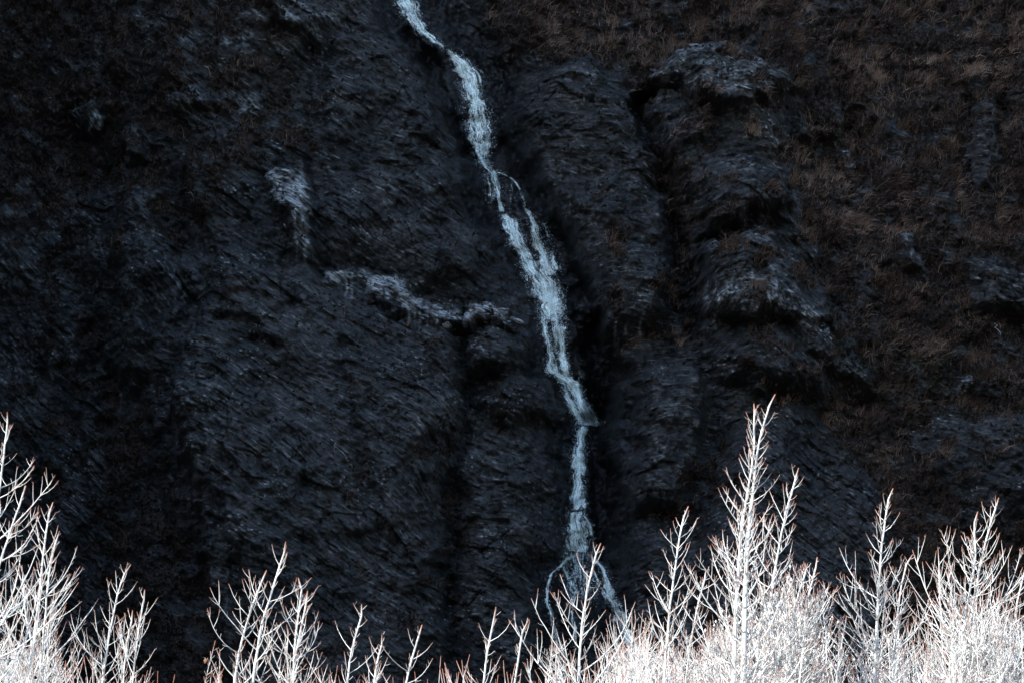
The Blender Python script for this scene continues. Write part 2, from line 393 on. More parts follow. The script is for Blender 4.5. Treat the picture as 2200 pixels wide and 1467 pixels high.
def grid_axis(lo, d0, d1, hi, coarse, fine):
    return np.concatenate([np.arange(lo, d0, coarse), np.arange(d0, d1, fine), np.arange(d1, hi + 1, coarse)])
gu = grid_axis(-1600, -110, 2290, 3700, 24, 2.5)
gv = grid_axis(-1400, -80, 1500, 2120, 20, 2.5)
GU, GV = np.meshgrid(gu, gv)
h, pale, wet, veg, ss, tt = cliff_h(GU, GV)
P = on_cliff_plane(GU, GV) + CN * h[..., None]
ny, nx = GU.shape
idx = np.arange(ny * nx).reshape(ny, nx)
quads = np.stack([idx[:-1, :-1], idx[1:, :-1], idx[1:, 1:], idx[:-1, 1:]], -1).reshape(-1)
me = big_mesh('cliff', P.reshape(-1, 3), quads, 4, False)
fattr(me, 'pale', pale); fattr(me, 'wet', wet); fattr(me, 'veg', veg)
vattr(me, 'strata', np.stack([tt, ss, h], -1))
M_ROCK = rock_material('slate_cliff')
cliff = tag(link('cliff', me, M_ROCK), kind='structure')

def cliff_point(u, v, off=0.0):
    u = np.asarray(u, float); v = np.asarray(v, float)
    hh = cliff_h(u, v)[0]
    return on_cliff_plane(u, v) + CN * (hh + off)[..., None]

# ------------------------------------------------------------------ ground and the unseen hills added to shade the cliff
k = NT('meadow_ground'); tc = k.n('ShaderNodeTexCoord')
a = k.noise(tc.outputs['Object'], 0.4, 6); 
k.l(k.ramp(a.outputs[0], [(0.3, (0.05, 0.04, 0.025)), (0.7, (0.14, 0.11, 0.07))]).outputs[0], k.b.inputs['Base Color'])
k.b.inputs['Roughness'].default_value = 0.95
M_GROUND = k.m
gx = np.concatenate([np.linspace(-2500, -150, 12), np.linspace(-140, 140, 71), np.linspace(150, 2500, 12)])
gy = np.concatenate([np.linspace(-2500, -40, 12), np.linspace(-36, 232, 68), np.linspace(240, 3000, 12)])
GX, GY = np.meshgrid(gx, gy)
GZ = 0.12 * fbm(GX / 14, GY / 14, 3, 91) - 0.1
ii = np.arange(GX.size).reshape(GX.shape)
gq = np.stack([ii[:-1, :-1], ii[:-1, 1:], ii[1:, 1:], ii[1:, :-1]], -1).reshape(-1)
tag(link('ground', big_mesh('ground', np.stack([GX, GY, GZ], -1).reshape(-1, 3), gq, 4), M_GROUND), kind='structure')
# unseen hills, added to keep the sun off the cliff and narrow its sky
M_SHADE_HILL = rock_material('shade_hill_rock', False, 0.7)
def shade_hill(p0, p1, half, height, seed, run=.28):
    RA, RB = np.meshgrid(np.linspace(0, 1, 70), np.linspace(-1, 1, 50))
    p0, p1 = np.array(p0, float), np.array(p1, float); d = (p1 - p0) / np.linalg.norm(p1 - p0); nrm = np.array([d[1], -d[0]])
    hgt = height * sstep(0, run, RA) + .08 * height * fbm(RA * 7, RB * 4, 4, seed) * sstep(0, .2, RA)
    prof = np.clip(1 - np.abs(RB), 0, 1) ** 0.8
    wob = 10 * fbm(RA * 5, RB * 3, 3, seed + 5)
    X = p0[0] + (p1[0] - p0[0]) * RA + nrm[0] * RB * half + wob * d[0]; Y = p0[1] + (p1[1] - p0[1]) * RA + nrm[1] * RB * half + wob * d[1]
    ii = np.arange(RA.size).reshape(RA.shape)
    rq = np.stack([ii[:-1, :-1], ii[:-1, 1:], ii[1:, 1:], ii[1:, :-1]], -1).reshape(-1)
    tag(link('shade_hill', big_mesh('shade_hill', np.stack([X, Y, hgt * prof - 1.0], -1).reshape(-1, 3), rq, 4), M_SHADE_HILL), kind='structure')
shade_hill((-225, -36), (-170, 300), 100, 190, 95, .17)
shade_hill((240, 10), (170, 300), 95, 165, 195)
shade_hill((330, -420), (-420, -330), 150, 150, 295, .1)

# ------------------------------------------------------------------ loose rock blocks of the cliff face
rng = np.random.RandomState(5); random.seed(5)
M_BLOCK = rock_material('block_rock', False, 1.0); M_PALEB = rock_material('pale_block_rock', False, 2.6)
def chunk_mesh(name, seed, mat):
    r = np.random.RandomState(seed); bm = bmesh.new()
    for i in range(16):
        p = r.randn(3); p /= np.abs(p).max() ** 0.75 * np.linalg.norm(p) ** 0.25
        bm.verts.new(p * (0.8 + 0.25 * r.rand()) * np.array([1.0, .7, .6]))
    g = bmesh.ops.convex_hull(bm, input=bm.verts)
    loose = [v for v in bm.verts if not v.link_faces]
    bmesh.ops.delete(bm, geom=loose, context='VERTS')
    bmesh.ops.recalc_face_normals(bm, faces=bm.faces)
    me = bpy.data.meshes.new(name); bm.to_mesh(me); bm.free(); me.materials.append(mat)
    return me
CH = [chunk_mesh('rock_block', 100 + i, M_BLOCK) for i in range(7)]
CHP = [chunk_mesh('rock_block', 200 + i, M_PALEB) for i in range(7)]
def block_at(u, v, size, meshes, ang=0.0, off=0.0, flat=1.0):
    p = cliff_point(np.array([u]), np.array([v]), off)[0]
    o = link('rock_block', meshes[rng.randint(len(meshes))], None, cliff)
    o.location = p; s = size
    o.scale = (s * (0.8 + .5 * rng.rand()), s * (0.6 + .4 * rng.rand()), s * flat * (0.7 + .5 * rng.rand()))
    o.rotation_euler = (rng.uniform(-.4, .4), ang + rng.uniform(-.25, .25), rng.uniform(-.5, .5))
def scatter_blocks(P, n, smin, smax, meshes, ang, flat=0.7, off=-0.05):
    P = np.array(P, float); lo, hi = P.min(0), P.max(0); c = 0
    while c < n:
        q = lo + (hi - lo) * rng.rand(2)
        if poly_sdf(np.array([q[0]]), np.array([q[1]]), P)[0] < 0:
            block_at(q[0], q[1], smin + (smax - smin) * rng.rand() ** 2, meshes, ang, off, flat); c += 1
scatter_blocks([(870,650),(930,655),(1003,690),(1003,712),(930,712)], 16, .18, .42, CHP, .5)
scatter_blocks([(1008,665),(1050,655),(1100,668),(1118,712),(1060,700),(1012,706)], 12, .2, .5, CHP, .1)
scatter_blocks([(570,380),(640,370),(660,420),(650,560),(620,500)], 18, .15, .4, CHP, .9)
scatter_blocks([(1395,165),(1440,110),(1560,110),(1650,160),(1700,205),(1640,235),(1480,220)], 40, .15, .45, CHP, .45, .35)
scatter_blocks([(1520,350),(1600,340),(1690,405),(1640,430)], 14, .15, .4, CH, .5, .4)
scatter_blocks([(1640,520),(1700,540),(1770,640),(1740,640)], 16, .15, .4, CH, .75, .4)
scatter_blocks([(1690,650),(1750,690),(1790,760),(1740,740)], 12, .15, .35, CHP, .8, .5)
scatter_blocks([(1790,740),(1890,835),(1870,850),(1800,800)], 10, .2, .4, CH, .6, .5)
scatter_blocks([(2060,570),(2130,550),(2200,600),(2190,670),(2100,660)], 18, .15, .5, CH, .2)
scatter_blocks([(240,250),(290,245),(310,330),(255,335)], 8, .15, .4, CH, .9)
scatter_blocks([(350,85),(640,75),(700,115),(560,150),(350,120)], 22, .12, .35, CH, .3, .5)
scatter_blocks([(120,190),(190,185),(195,240),(130,235)], 6, .2, .5, CH, .6)
scatter_blocks([(1740,180),(2150,120),(2160,480),(1850,460)], 24, .12, .45, CH, .2)
scatter_blocks([(1500,620),(1680,620),(1690,690),(1520,690)], 10, .12, .32, CH, 1.2)

# ------------------------------------------------------------------ dry grass and low plants on the cliff
k = NT('dry_grass'); at_ = k.attr('tone').outputs['Fac']
k.l(k.ramp(at_, [(0.0, (0.014, 0.009, 0.007)), (0.35, (0.085, 0.051, 0.037)), (0.7, (0.24, 0.158, 0.118)), (1.0, (0.42, 0.30, 0.235))]).outputs[0], k.b.inputs['Base Color'])
k.b.inputs['Roughness'].default_value = 0.8; k.b.inputs['Specular IOR Level'].default_value = 0.2
M_GRASS = k.m
def blades(name, n, mask_fn, lmin, lmax, wid, mat, seed, droop=0.5, leaf=False, over=4, ulo=-120, uhi=2320, vlo=-90, vhi=1500):
    r = np.random.RandomState(seed)
    u = r.uniform(ulo, uhi, n * over); v = r.uniform(vlo, vhi, n * over)
    m = mask_fn(u, v); keep = r.rand(len(u)) < m
    u, v = u[keep][:n], v[keep][:n]; n = len(u)
    b = cliff_point(u, v, -0.03)
    # combed by slope and wind: a slowly turning direction in the face
    th = 0.9 * fbm(u / 210, v / 170, 2, 101 + seed) + 0.45 * r.randn(n) + 0.35
    L = (lmin + (lmax - lmin) * r.rand(n)) * (0.55 + 0.9 * sstep(-.3, .4, fbm(u / 30, v / 26, 3, 105)))
    side = np.sin(th); up = np.cos(th)
    d1 = np.stack([side * .6, np.full(n, -0.75), up * .65 + 0.2], -1); d1 /= np.linalg.norm(d1, axis=1)[:, None]
    d2 = np.stack([side * .9, np.full(n, -0.5), up * .55 - droop * r.rand(n) * 1.3], -1); d2 /= np.linalg.norm(d2, axis=1)[:, None]
    mid = b + d1 * (L * .5)[:, None]; tip = mid + d2 * (L * .6)[:, None]
    wv = np.cross(d1, np.array([0, 1.0, 0])) + 0.3 * r.randn(n, 3); wv /= np.linalg.norm(wv, axis=1)[:, None] + 1e-9
    wv *= (wid * (0.6 + .8 * r.rand(n)))[:, None]
    V = np.stack([b - wv * .5, b + wv * .5, mid + wv * (.9 if leaf else .42), mid - wv * (.9 if leaf else .42), tip], 1)
    i0 = np.arange(n)[:, None] * 5
    F = np.concatenate([i0 + np.array([[0, 1, 2]]), i0 + np.array([[0, 2, 3]]), i0 + np.array([[3, 2, 4]])], 1)
    me = big_mesh(name, V.reshape(-1, 3), F.reshape(-1), 3, False)
    rich = np.maximum.reduce([np.exp(-(seg_dist(u, v, L_) / w_) ** 2) for L_, w_ in (([(1540, 240), (1700, 350), (1860, 540)], 55.), ([(1080, 60), (1300, 40), (1450, 120)], 60.), ([(1560, 850), (1720, 850), (1900, 1000)], 40.), ([(1880, 140), (2150, 120)], 70.))])
    tone = np.clip(0.42 + 0.28 * rich + 0.45 * fbm(u / 75, v / 60, 3, 109) + 0.22 * r.randn(n), 0, 1)
    fattr(me, 'tone', np.repeat(tone, 5))
    return link(name, me, mat)
def vm(u, v): return cliff_h(u, v)[3]
def grass_mask(u, v):
    m = vm(u, v); return m * (0.10 + 0.9 * sstep(-.15, .35, fbm(u / 85, v / 65, 3, 113))) * (0.2 + 1.1 * sstep(0.0, .35, fbm(u / 24, v / 20, 2, 115))) * (0.12 + 0.88 * sstep(900, 1400, u + 400 * sstep(150, 0, v)))
g = blades('dry_grass', 90000, grass_mask, .25, .8, .024, M_GRASS, 3, over=16)
tag(g, 'brown dry grass hanging in tufts on the cliff ledges', 'grass', kind='stuff')
k = NT('heather'); at_ = k.attr('tone').outputs['Fac']
k.l(k.ramp(at_, [(0.0, (0.005, 0.004, 0.003)), (0.5, (0.026, 0.017, 0.0125)), (0.75, (0.028, 0.026, 0.015)), (1.0, (0.11, 0.055, 0.035))]).outputs[0], k.b.inputs['Base Color'])
k.b.inputs['Roughness'].default_value = 0.8
M_HEATH = k.m
def heath_mask(u, v):
    m = vm(u, v); return np.clip(m * (0.4 + 0.7 * sstep(-.1, .5, fbm(u / 95, v / 75, 3, 117))) + 0.05, 0, 1)
g = blades('heather', 60000, heath_mask, .10, .26, .075, M_HEATH, 4, leaf=True)
tag(g, 'dark heather and small leafy plants clinging to the cliff', 'heather', kind='stuff')
k = NT('green_undergrowth'); at_ = k.attr('tone').outputs['Fac']
k.l(k.ramp(at_, [(0.0, (0.010, 0.011, 0.006)), (0.6, (0.038, 0.040, 0.018)), (1.0, (0.085, 0.075, 0.03))]).outputs[0], k.b.inputs['Base Color'])
M_GREEN = k.m
def green_mask(u, v):
    c = np.exp(-(((u - 1960) / 120) ** 2 + ((v - 810) / 65) ** 2)) + .6 * np.exp(-(((u - 1790) / 60) ** 2 + ((v - 300) / 40) ** 2))
    return np.clip(c * 1.2, 0, 1) * (0.4 + sstep(-.2, .3, fbm(u / 40, v / 30, 3, 121)))
g = blades('low_shrubs', 7000, green_mask, .12, .28, .09, M_GREEN, 6, leaf=True, ulo=1650, uhi=2250, vlo=200, vhi=1000)
tag(g, 'patch of dull green leafy undergrowth on the grassy slope', 'undergrowth', kind='stuff')

# ------------------------------------------------------------------ waterfall
k = NT('white_water')
uv = k.attr('stream_uv').outputs['Vector']; den = k.attr('thickness').outputs['Fac']
n1 = k.noise(k.mapping(uv, (7.0, 0.55, 1)), 1.0, 4, 0.6, 0.35)
n2 = k.noise(k.mapping(uv, (15.0, 2.2, 1)), 1.0, 3, 0.7, 0.3)
n3 = k.noise(k.mapping(uv, (2.0, 1.2, 1)), 1.0, 3, 0.6, 0.3)
n4 = k.noise(k.mapping(uv, (11.0, 8.0, 1)), 1.0, 2, 0.8, 0.2)
mixn = k.math('ADD', k.math('ADD', k.math('MULTIPLY', n1.outputs[0], 0.34), k.math('MULTIPLY', n2.outputs[0], 0.24)), k.math('ADD', k.math('MULTIPLY', n3.outputs[0], 0.20), k.math('MULTIPLY', n4.outputs[0], 0.22)))
al = k.math('ADD', k.math('MULTIPLY', k.math('SUBTRACT', mixn, 0.5), 10.5), k.math('SUBTRACT', k.math('MULTIPLY', den, 1.7), 0.84), clamp=True)
k.l(al, k.b.inputs['Alpha'])
k.l(k.ramp(n2.outputs[0], [(0.35, (0.50, 0.60, 0.57)), (0.55, (0.90, 0.97, 0.91))]).outputs[0], k.b.inputs['Base Color'])
k.b.inputs['Roughness'].default_value = 0.45
k.bump(mixn, 0.6, 0.10)
M_WATER = k.m
k = NT('water_spray'); k.b.inputs['Base Color'].default_value = (0.80, 0.90, 0.93, 1); k.b.inputs['Roughness'].default_value = 0.4
M_SPRAY = k.m

fall = link('waterfall', None); fall.empty_display_size = 1
fall.location = cliff_point(np.array([1245.]), np.array([1190.]), 0.0)[0]
tag(fall, 'narrow white waterfall tumbling down a dark wet cleft in the cliff', 'waterfall')
FINV = np.array(fall.location)
droplets = []
def sheet(name, pts, dens, off=0.22, spray=1.0, layers=2, seed=0):
    """a stream: pts = (u, v, width) in photo pixels down the face, dens = opacity at both ends"""
    pts = np.array(pts, float)
    seg = np.hypot(np.diff(pts[:, 0]), np.diff(pts[:, 1])); cum = np.concatenate([[0], np.cumsum(seg)])
    nr = max(6, int(cum[-1] / 4)); q = np.linspace(0, cum[-1], nr)
    cu, cv, cw = (np.interp(q, cum, pts[:, i]) for i in range(3))
    sm = lambda a: np.convolve(np.pad(a, 3, mode='edge'), np.ones(7) / 7, 'valid')
    cu, cv, cw = sm(cu), sm(cv), sm(cw)
    cu = cu + np.clip(cw, 4, 30) * 0.16 * pn(q / 22, q * 0, 200 + seed)
    cw = cw * (1 + 0.30 * pn(q / 26, q * 0, 230 + seed))
    tx, ty = np.gradient(cu), np.gradient(cv); ln = np.hypot(tx, ty) + 1e-6
    px_, py_ = ty / ln, -tx / ln                      # across the flow (to the right when falling)
    nc = int(np.clip(cw.max() / 4, 5, 22))
    rr = np.random.RandomState(300 + seed)
    VV, FL, DE, FF = [], [], [], []; base = 0
    for ly in range(layers):
        wf = 1.0 if ly == 0 else 0.72
        a = np.linspace(-1, 1, nc); A, Q = np.meshgrid(a, q)
        CU, CVv, CW = (np.repeat(x[:, None], nc, 1) for x in (cu, cv, cw))
        PX, PY = np.repeat(px_[:, None], nc, 1), np.repeat(py_[:, None], nc, 1)
        # mostly horizontal cross-section: water drops straight down
        PX2, PY2 = PX * .8 + .2, PY * .55
        edge = 1 + 0.3 * pn(Q / 13, np.sign(A) * 3.1, 260 + seed)
        uu = CU + PX2 * A * CW * .60 * wf * edge; vv = CVv + PY2 * A * CW * .60 * wf * edge
        hs = np.maximum.reduce([cliff_h(uu + du, vv + dv)[0] for du, dv in ((0, 0), (5, 0), (-5, 0), (0, 6), (0, -6))])
        hs = hs + off + 0.14 * ly + 0.10 * (1 - A ** 2) + 0.10 * pn(uu / 8, vv / 24, 270 + seed + ly)
        p = on_cliff_plane(uu, vv) + CN * hs[..., None]
        VV.append(p.reshape(-1, 3))
        FL.append(np.stack([A * CW * .5 * 0.024 + 9 * ly + seed * 3.7, Q * 0.024 + seed * 2.3, np.zeros_like(A)], -1).reshape(-1, 3))
        fade = np.clip(np.minimum(Q, cum[-1] - Q) / 10 + .35, 0, 1)
        d = (dens[0] + (dens[1] - dens[0]) * Q / cum[-1]) * (1 - 0.85 * np.abs(A) ** 1.7) * fade * (1 if ly == 0 else .9)
        d = d * (1 + 0.35 * pn(Q / 45, Q * 0 + ly, 280 + seed))
        DE.append(d.reshape(-1))
        ix = np.arange(nr * nc).reshape(nr, nc) + base; base += nr * nc
        FF.append(np.stack([ix[:-1, :-1], ix[1:, :-1], ix[1:, 1:], ix[:-1, 1:]], -1).reshape(-1))
    V = np.concatenate(VV)
    me = big_mesh(name, V - FINV, np.concatenate(FF), 4)
    vattr(me, 'stream_uv', np.concatenate(FL)); fattr(me, 'thickness', np.concatenate(DE))
    o = link(name, me, M_WATER, fall)
    # droplets thrown off around the stream
    n = int(cum[-1] * np.mean(cw) * 0.15 * spray)
    i = rr.randint(0, len(VV[0]), n)
    dd = VV[0][i] + rr.randn(n, 3) * np.array([.09, .08, .14]) + CN * 0.12
    droplets.append(dd)
    return o
S = sheet
S('cascade', [(852,-70,46),(868,-20,46),(882,15,46),(900,45,34),(915,68,20),(935,85,10),(958,98,10)], (.85, .8), seed=1, spray=.5)
S('stream', [(852,-20,14),(868,20,10),(890,50,8),(912,72,8)], (.8, .7), seed=2, spray=.3, layers=1)
S('cascade', [(958,98,10),(975,108,26),(990,125,40),(1003,145,46),(1012,170,42),(1018,195,42)], (1.05, 1.05), seed=3)
S('cascade', [(1014,180,42),(1020,210,52),(1027,240,60),(1030,270,58),(1032,300,44),(1036,325,26),(1046,345,18)], (.95, .62), seed=4)
S('stream', [(1030,200,16),(1044,235,14),(1048,270,12),(1040,310,12),(1042,340,14)], (.9, .6), seed=5, layers=1)
S('stream', [(1020,290,8),(1030,325,12),(1045,345,16),(1060,358,18)], (.9, .9), seed=6, layers=1)
S('stream', [(1055,350,16),(1065,370,15),(1071,400,15),(1074,435,12),(1078,448,12)], (.95, .95), seed=7)
S('veil', [(1050,355,26),(1055,390,30),(1060,430,24)], (.42, .30), seed=8, layers=1, spray=.3)
S('stream', [(1062,355,9),(1085,362,6),(1105,374,5),(1116,392,5),(1124,420,6),(1132,445,10),(1145,460,10)], (.62, .7), seed=9, layers=1, spray=.5)
S('veil', [(1098,375,34),(1104,410,30),(1108,445,20)], (.34, .22), seed=10, layers=1, spray=.2)
S('cascade', [(1078,446,14),(1092,465,26),(1106,495,32),(1122,530,36),(1140,565,38),(1152,590,36)], (.98, .9), seed=11)
S('cascade', [(1138,452,10),(1146,475,16),(1156,505,22),(1164,535,26),(1170,560,34),(1178,590,48)], (.9, .85), seed=12)
S('stream', [(1165,468,5),(1178,490,6),(1184,515,10),(1190,545,16),(1196,580,24)], (.6, .75), seed=13, layers=1)
S('cascade', [(1150,575,56),(1168,600,66),(1178,630,60),(1186,660,52),(1192,690,52)], (.9, .88), seed=14)
S('stream', [(1178,600,20),(1188,640,20),(1195,690,24),(1198,730,18)], (1.0, 1.0), seed=15, layers=1)
S('veil', [(1190,590,50),(1200,630,40),(1208,680,26),(1210,720,20)], (.5, .5), seed=16, layers=1, spray=.4)
S('stream', [(1170,670,26),(1168,700,20),(1178,725,16),(1183,755,16),(1184,780,24),(1195,800,30)], (.75, 1.0), seed=17)
S('stream', [(1200,690,30),(1206,720,22),(1210,750,15),(1212,775,20),(1217,800,22),(1222,815,14)], (.95, .9), seed=18)
S('veil', [(1192,700,50),(1196,740,44),(1200,790,44)], (.35, .40), seed=19, layers=1, spray=.3)
S('cascade', [(1190,793,26),(1208,805,30),(1228,815,28),(1243,835,26),(1255,860,26),(1264,880,38),(1270,895,52),(1271,906,48)], (1.05, 1.15), seed=20)
S('stream', [(1205,805,20),(1216,825,14),(1222,850,16),(1232,868,18),(1245,885,26),(1256,902,26)], (.95, .95), seed=21)
S('veil', [(1222,815,34),(1238,850,40),(1252,885,44)], (.5, .5), seed=22, layers=1)
S('stream', [(1258,858,20),(1274,876,30),(1286,889,24),(1290,900,14)], (1.05, 1.05), seed=23, layers=1)
S('cascade', [(1258,902,18),(1253,914,22),(1250,930,26),(1245,960,30),(1242,1000,32),(1241,1040,30),(1240,1075,30),(1238,1095,28)], (.98, .9), seed=24)
S('stream', [(1255,950,14),(1258,1000,12),(1256,1050,16),(1258,1090,14)], (.55, .5), seed=25, layers=1)
S('cascade', [(1236,1090,32),(1240,1110,48),(1244,1140,56),(1242,1165,54),(1246,1185,46)], (.9, .95), seed=26)
S('stream', [(1252,1098,8),(1266,1115,7),(1275,1140,7),(1277,1170,6),(1280,1188,8)], (.95, .9), seed=27, layers=1)
S('veil', [(1246,1178,52),(1243,1205,66),(1246,1240,66),(1250,1290,56)], (.66, .30), seed=28, layers=2)
S('stream', [(1236,1182,20),(1222,1196,12),(1212,1206,10),(1206,1216,9),(1192,1222,9),(1180,1238,11),(1176,1265,11),(1173,1290,11),(1182,1315,11),(1190,1340,12),(1200,1390,16),(1208,1480,20)], (.82, .72), seed=29, spray=.7)
S('stream', [(1210,1210,10),(1222,1235,9),(1229,1258,10),(1233,1280,12),(1229,1310,9),(1234,1360,10),(1240,1460,12)], (.85, .6), seed=30, layers=1, spray=.5)
S('stream', [(1262,1182,16),(1280,1192,12),(1294,1212,10),(1302,1235,12),(1308,1260,18),(1318,1290,24),(1330,1325,28),(1342,1360,30),(1360,1420,30),(1380,1500,34)], (.95, .95), seed=31)
S('stream', [(1275,1215,6),(1288,1250,7),(1302,1280,9),(1316,1310,10)], (.85, .8), seed=32, layers=1, spray=.4)
S('stream', [(1220,852,4),(1222,868,4),(1232,886,5),(1243,898,5)], (.6, .5), seed=33, layers=1, spray=.2)
S('stream', [(1062,270,3),(1066,290,3),(1060,310,4)], (.55, .5), seed=34, layers=1, spray=.2)
S('stream', [(1240,770,3),(1246,790,3),(1256,812,3)], (.45, .4), seed=35, layers=1, spray=0)
# above and below the picture
S('cascade', [(775,-1300,60),(800,-800,55),(815,-560,50),(792,-300,46),(830,-130,46),(854,-66,46)], (.8, .8), seed=36, spray=.05)
S('cascade', [(1378,1490,34),(1400,1640,40),(1415,1900,44),(1420,2060,50)], (.85, .85), seed=37, spray=.05)
S('stream', [(1208,1475,20),(1228,1640,22),(1236,2050,24)], (.65, .65), seed=38, spray=.05)
D = np.concatenate(droplets); n = len(D)
sz = (0.005 + 0.012 * rng.rand(n) ** 2.5)
octv = np.array([[1, 0, 0], [-1, 0, 0], [0, 1, 0], [0, -1, 0], [0, 0, 1.6], [0, 0, -1.6]], float)
octf = np.array([[0, 2, 4], [2, 1, 4], [1, 3, 4], [3, 0, 4], [2, 0, 5], [1, 2, 5], [3, 1, 5], [0, 3, 5]])
tetv = np.array([[1, 1, 1], [1, -1, -1], [-1, 1, -1], [-1, -1, 1]], float); tetf = np.array([[0, 2, 1], [0, 1, 3], [0, 3, 2], [1, 2, 3]])
V = D[:, None, :] + tetv[None] * sz[:, None, None]
F = np.arange(n)[:, None, None] * 4 + tetf[None]
o = link('spray', big_mesh('spray', (V - FINV).reshape(-1, 3), F.reshape(-1), 3), M_SPRAY, fall); o['kind'] = 'stuff'

# ------------------------------------------------------------------ bare trees
k = NT('pale_bark')
tip = k.attr('tip').outputs['Fac']; tc = k.n('ShaderNodeTexCoord')
nz = k.noise(tc.outputs['Object'], 14.0, 4, 0.6)
bark = k.ramp(nz.outputs[0], [(0.3, (0.36, 0.36, 0.34)), (0.55, (0.58, 0.58, 0.56)), (0.8, (0.70, 0.70, 0.68))]).outputs[0]
shoot = k.ramp(nz.outputs[0], [(0.3, (0.15, 0.045, 0.022)), (0.7, (0.34, 0.13, 0.07))]).outputs[0]
k.l(k.mix(tip, bark, shoot), k.b.inputs['Base Color']); k.b.inputs['Roughness'].default_value = 0.6
k.b.inputs['Specular IOR Level'].default_value = 0.3
k.bump(nz.outputs[0], 0.3, 0.004)
M_BARK = k.m
k = NT('orange_leaf'); tc = k.n('ShaderNodeTexCoord'); nz = k.noise(tc.outputs['Object'], 20, 2)
k.l(k.ramp(nz.outputs[0], [(0.3, (0.14, 0.05, 0.02)), (0.7, (0.36, 0.17, 0.08))]).outputs[0], k.b.inputs['Base Color']); M_LEAF = k.m
k = NT('pale_bud'); k.b.inputs['Base Color'].default_value = (0.75, 0.72, 0.66, 1); M_BUD = k.m

UP = np.array([0, 0, 1.0])
def unit(a): return a / (math.sqrt(a[0] * a[0] + a[1] * a[1] + a[2] * a[2]) + 1e-12)
RS = 1.0
class Tubes:
    def __init__(s): s.v, s.f, s.t, s.n = [], [], [], 0
    def add(s, pts, rad, sides, tip):
        pts = np.asarray(pts); m = len(pts)
        tg = np.gradient(pts, axis=0); tg /= np.linalg.norm(tg, axis=1)[:, None] + 1e-12
        ref = np.array([0.31, 0.95, 0.07]) if abs(tg[0][1]) < .8 else np.array([1.0, .1, .2])
        a = np.cross(tg, ref); a /= np.linalg.norm(a, axis=1)[:, None]
        b = np.cross(tg, a)
        ang = np.arange(sides) * 2 * math.pi / sides
        ring = pts[:, None, :] + np.asarray(rad)[:, None, None] * RS * (np.cos(ang)[None, :, None] * a[:, None, :] + np.sin(ang)[None, :, None] * b[:, None, :])
        s.v.append(ring.reshape(-1, 3)); s.t.append(np.repeat(np.asarray(tip), sides))
        i = np.arange(m - 1)[:, None] * sides; j = np.arange(sides)[None]; j2 = (j + 1) % sides
        q = np.stack([i + j, i + j2, i + sides + j2, i + sides + j], -1) + s.n
        s.f.append(q.reshape(-1)); s.n += m * sides
    def build(s, name, mat, parent, org):
        if not s.v: return None
        me = big_mesh(name, np.concatenate(s.v) - org, np.concatenate(s.f), 4)
        fattr(me, 'tip', np.clip(np.concatenate(s.t), 0, 1))
        o = link(name, me, mat, parent)
        if name == 'twigs': o['kind'] = 'stuff'
        return o

def limb(rg, p, d, L, r0, bend, seg=None, wob=.10):
    n = seg or int(np.clip(L / 0.07, 3, 8)); st = L / n; pts = [p]; d = unit(d)
    for i in range(n):
        d = unit(d + UP * (bend / n) + rg.randn(3) * wob)
        p = p + d * st; pts.append(p)
    pts = np.array(pts); x = np.linspace(0, 1, n + 1)
    rad = r0 * (1 - 0.62 * x); rad[-1] *= 0.45
    return pts, rad
def tipv(pts, reach):
    seg = np.linalg.norm(np.diff(pts, axis=0), axis=1); dist = np.concatenate([[0], np.cumsum(seg)])
    rem = dist[-1] - dist
    return np.clip(1.15 - rem / reach, 0, 1)
def side_dir(rg, t, ang, az=None):
    ref = np.array([0, 1.0, 0]) if abs(t[1]) < .9 else np.array([1.0, 0, 0])
    a = unit(np.cross(t, ref)); b = np.cross(t, a)
    az = rg.uniform(0, 2 * math.pi) if az is None else az
    return unit(t * math.cos(ang) + (a * math.cos(az) + b * math.sin(az)) * math.sin(ang))
def spurs(rg, T, pts, rad, gap, lmin, lmax, t0=0.05, red=1.0):
    seg = np.linalg.norm(np.diff(pts, axis=0), axis=1); cum = np.concatenate([[0], np.cumsum(seg)]); L = cum[-1]
    q = t0 * L + gap * rg.rand()
    while q < L * .985:
        i = min(np.searchsorted(cum, q) - 1, len(seg) - 1); i = max(i, 0)
        f = (q - cum[i]) / (seg[i] + 1e-9); p = pts[i] + (pts[i + 1] - pts[i]) * f; t = unit(pts[i + 1] - pts[i])
        l = rg.uniform(lmin, lmax) * (1 - .45 * q / L)
        sp, sr = limb(rg, p, side_dir(rg, t, rg.uniform(.8, 1.35)), l, min(0.0030, rad[i] * .6), .7, 2 if l < .09 else 3, .12)
        sr[-1] = sr[0] * .6
        T.add(sp, sr, 3, np.linspace(.0, 1, len(sp)) ** 2 * red * rg.uniform(.1, .8))
        q += gap * rg.uniform(.5, 1.6)

def smooth_path(P, n):
    P = np.array(P, float); seg = np.linalg.norm(np.diff(P, axis=0), axis=1); c = np.concatenate([[0], np.cumsum(seg)])
    q = np.linspace(0, c[-1], n); X = np.stack([np.interp(q, c, P[:, i]) for i in range(3)], -1)
    for _ in range(3):
        X[1:-1] = .25 * X[:-2] + .5 * X[1:-1] + .25 * X[2:]
    return X

